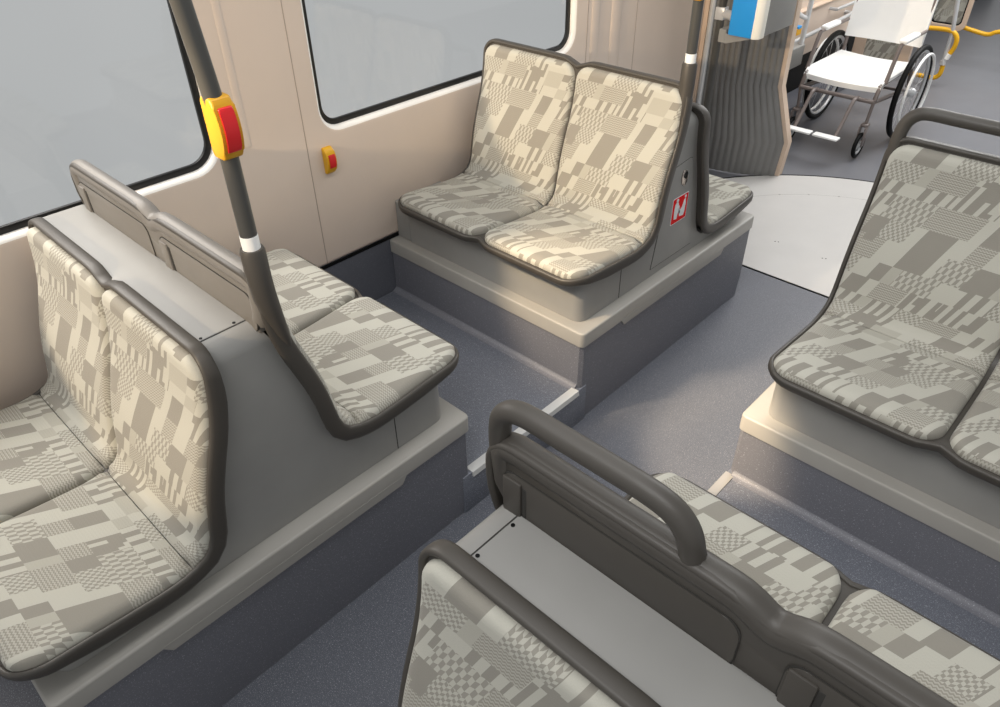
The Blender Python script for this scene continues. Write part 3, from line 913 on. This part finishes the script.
for i in range(10):
    for j in (0, 12): b.bm.faces.new((A[i][j], A[i + 1][j], B[i + 1][j], B[i][j]))
for j in range(12):
    for i in (0, 10): b.bm.faces.new((A[i][j], A[i][j + 1], B[i][j + 1], B[i][j]))
b.build('backrest', WHITE, t, 50)
b = MB()
b.tube([(xl, 4.76, .345), (xr, 4.76, .345)], .013)
for x in (xl, xr):
    b.tube([(x, 4.80, .43), (x, 4.76, .345), (x, 5.27, .29)], .013)
    b.tube([(x, 4.80, .43), (x, 5.34, .43)], .011)
    b.tube([(x, 5.34, .30), (x, 5.34, .44), (x, 5.40, 1.02)], .011)
b.tube([(xl, 5.27, .29), (xr, 5.27, .29)], .009)
b.build('frame', CHAIRF, t, 50)
for s, x in ((-1, xl), (1, xr)):
    b = MB(); b.tube(catmull([(x + s * .014, 4.83, .44), (x + s * .014, 4.89, .60), (x + s * .014, 4.915, .645)], 5), .012); b.tube([(x + s * .014, 4.915, .645), (x + s * .014, 5.33, .645)], .010)
    ar = b.build('armrest', CHAIRF, t, 50)
    b = MB(); b.box(x + s * .014 - .024, x + s * .014 + .024, 4.925 + (.03 if s < 0 else 0), 5.16, .645, .672, .011, 3); b.build('arm_pad', WHITE, ar)
    # big wheel
    wx = x + s * .045; c = (wx, 5.275, .290)
    b = MB(); b.torus(c, .272, .018); wh = b.build('rear_wheel', BLACK, t, 60)
    b = MB(); b.torus(c, .252, .011); b.build('rim', SILV, wh, 60)
    b = MB(); b.torus((wx + s * .040, 5.275, .290), .238, .009); b.build('hand_rim', WHITE, wh, 60)
    b = MB(); b.lathe([(.022, -.03), (.030, -.01), (.030, .02), (.018, .035)], c, 'x', 20); b.build('hub', SILV, wh, 40)
    b = MB()
    for k in range(16):
        a = 2 * PI * k / 16; b.tube([(wx + (.015 if k % 2 else -.015), 5.275 + .02 * math.cos(a), .29 + .02 * math.sin(a)), (wx, 5.275 + .25 * math.cos(a + .15), .29 + .25 * math.sin(a + .15))], .0014, False, 5)
    b.build('spokes', SILV, wh)
    # caster
    cc = (x - s * .010, 4.735, .083)
    b = MB(); b.tube([(x, 4.76, .345), (cc[0], 4.765, .215)], .010)
    b.box(cc[0] - .022, cc[0] - .015, 4.72, 4.765, .075, .20, .003, 1); b.box(cc[0] + .015, cc[0] + .022, 4.72, 4.765, .075, .20, .003, 1)
    b.box(cc[0] - .022, cc[0] + .022, 4.735, 4.78, .195, .215, .004, 1)
    fk = b.build('caster_fork', CHAIRF, t, 50)
    b = MB(); b.torus(cc, .066, .013, 'x', 32); cw = b.build('caster_wheel', BLACK, fk, 60)
    b = MB(); b.torus(cc, .050, .008, 'x', 28, 8); b.lathe([(.015, -.014), (.015, .014)], cc, 'x', 16)
    for k in range(4):
        a = PI / 2 * k + .4; b.tube([cc, (cc[0], cc[1] + .05 * math.cos(a), cc[2] + .05 * math.sin(a))], .005, False, 6)
    b.build('caster_rim', SILV, cw, 50)
    # leg rest with footplate
    xi = x - s * .10
    b = MB(); b.tube(catmull([(xi, 4.77, .350), (xi, 4.73, .350), (xi, 4.70, .335), (xi, 4.62, .24), (xi, 4.55, .165)], 5), .0115)
    lg = b.build('leg_rest', CHAIRF, t, 50)
    b = MB(); b.box(min(xi - s * .01, xi + s * .145 * -1), max(xi - s * .01, xi + s * .145 * -1), 4.46, 4.56, .160, .172, .005, 2) if False else b.box(*( (xi - .035, -1.65) if s < 0 else (-1.635, xi + .035)), 4.49, 4.55, .160, .174, .006, 2)
    b.build('footplate', WHITE, lg)

# ================================================================== light
w = bpy.data.worlds.new('sky'); SC.world = w; w.use_nodes = True
bg = w.node_tree.nodes['Background']
tc = w.node_tree.nodes.new('ShaderNodeTexCoord'); nz = w.node_tree.nodes.new('ShaderNodeTexNoise'); nz.inputs['Scale'].default_value = 1.6; nz.inputs['Detail'].default_value = 3
cr = w.node_tree.nodes.new('ShaderNodeValToRGB')
cr.color_ramp.elements[0].position = .3; cr.color_ramp.elements[0].color = rgb(172, 174, 175)
cr.color_ramp.elements[1].position = .7; cr.color_ramp.elements[1].color = rgb(190, 191, 191)
w.node_tree.links.new(tc.outputs['Generated'], nz.inputs['Vector']); w.node_tree.links.new(nz.outputs[0], cr.inputs[0]); w.node_tree.links.new(cr.outputs[0], bg.inputs[0])
bg.inputs[1].default_value = 1.0
def look(o, to):
    o.rotation_euler = (Vector(to) - o.location).to_track_quat('-Z', 'Y').to_euler()
def area(nm, loc, to, sx, sy, e, col=(1, 1, 1)):
    l = bpy.data.lights.new(nm, 'AREA'); l.shape = 'RECTANGLE'; l.size = sx; l.size_y = sy; l.energy = e; l.color = col
    o = bpy.data.objects.new(nm, l); COL.objects.link(o); o.location = loc; look(o, to); return o
def spot(nm, loc, to, ang, blend, e, col, rad=.05):
    l = bpy.data.lights.new(nm, 'SPOT'); l.energy = e; l.color = col; l.spot_size = math.radians(ang); l.spot_blend = blend; l.shadow_soft_size = rad
    o = bpy.data.objects.new(nm, l); COL.objects.link(o); o.location = loc; look(o, to); return o
area('overhead_fill', (-.9, 1.6, 2.6), (-.9, 1.6, 0), .5, 4.5, 20, (1, .99, .97))  # overhead area lamp added for even brightness, not a fitting of the tram
area('rear_fill', (-1.2, 6.0, 2.6), (-1.4, 5.4, 0), 1.0, 3.4, 95, (1, .99, .98))  # lamp added over the wheelchair bay to brighten the rear
ff = area('front_fill', (-.3, -.5, 3.0), (-.45, 2.2, .6), 1.4, .8, 7, (1, .99, .98)); ff.data.spread = math.radians(80)
area('window_daylight', (-2.75, .25, 2.05), (-1.7, .45, .9), 1.3, .8, 40, (1, .94, .88))
WARM = (1, .78, .52)
spot('warm_spot_far_seats', (-1.75, -1.2, 2.0), (-1.38, 2.1, 1.27), 26.5, .10, 330, WARM, .03)  # spot added inside the cabin, cone shaped for the diagonal warm patch
spot('warm_spot_aisle', (-1.185, .80, 1.35), (-.70, 1.84, .18), 27, .6, 205, WARM, .04)  # added spot that warms the gangway floor and right podium corner
spot('warm_spot_corner', (-1.62, .74, 1.42), (-1.33, 1.66, .50), 27, .8, 95, WARM, .04)  # small spot added to warm the front corner of the far console
spot('warm_spot_near_seats', (-1.25, -1.5, 1.75), (-1.55, .40, 1.10), 34, .15, 140, WARM, .03)  # spot added to throw warm light on the near left seat backs

for o in SC.objects:
    if o.parent is None and 'label' in o:
        g = {'seat': 'double seats on the podiums', 'podium': 'podiums under the seats', 'console': 'grey consoles between the seats'}.get(o.get('category'))
        if o.name.startswith('grab_pole'): g = 'dark grab poles at the seat ends'
        if g: o['group'] = g
SC.view_settings.view_transform = 'Standard'
SC.view_settings.look = 'None'
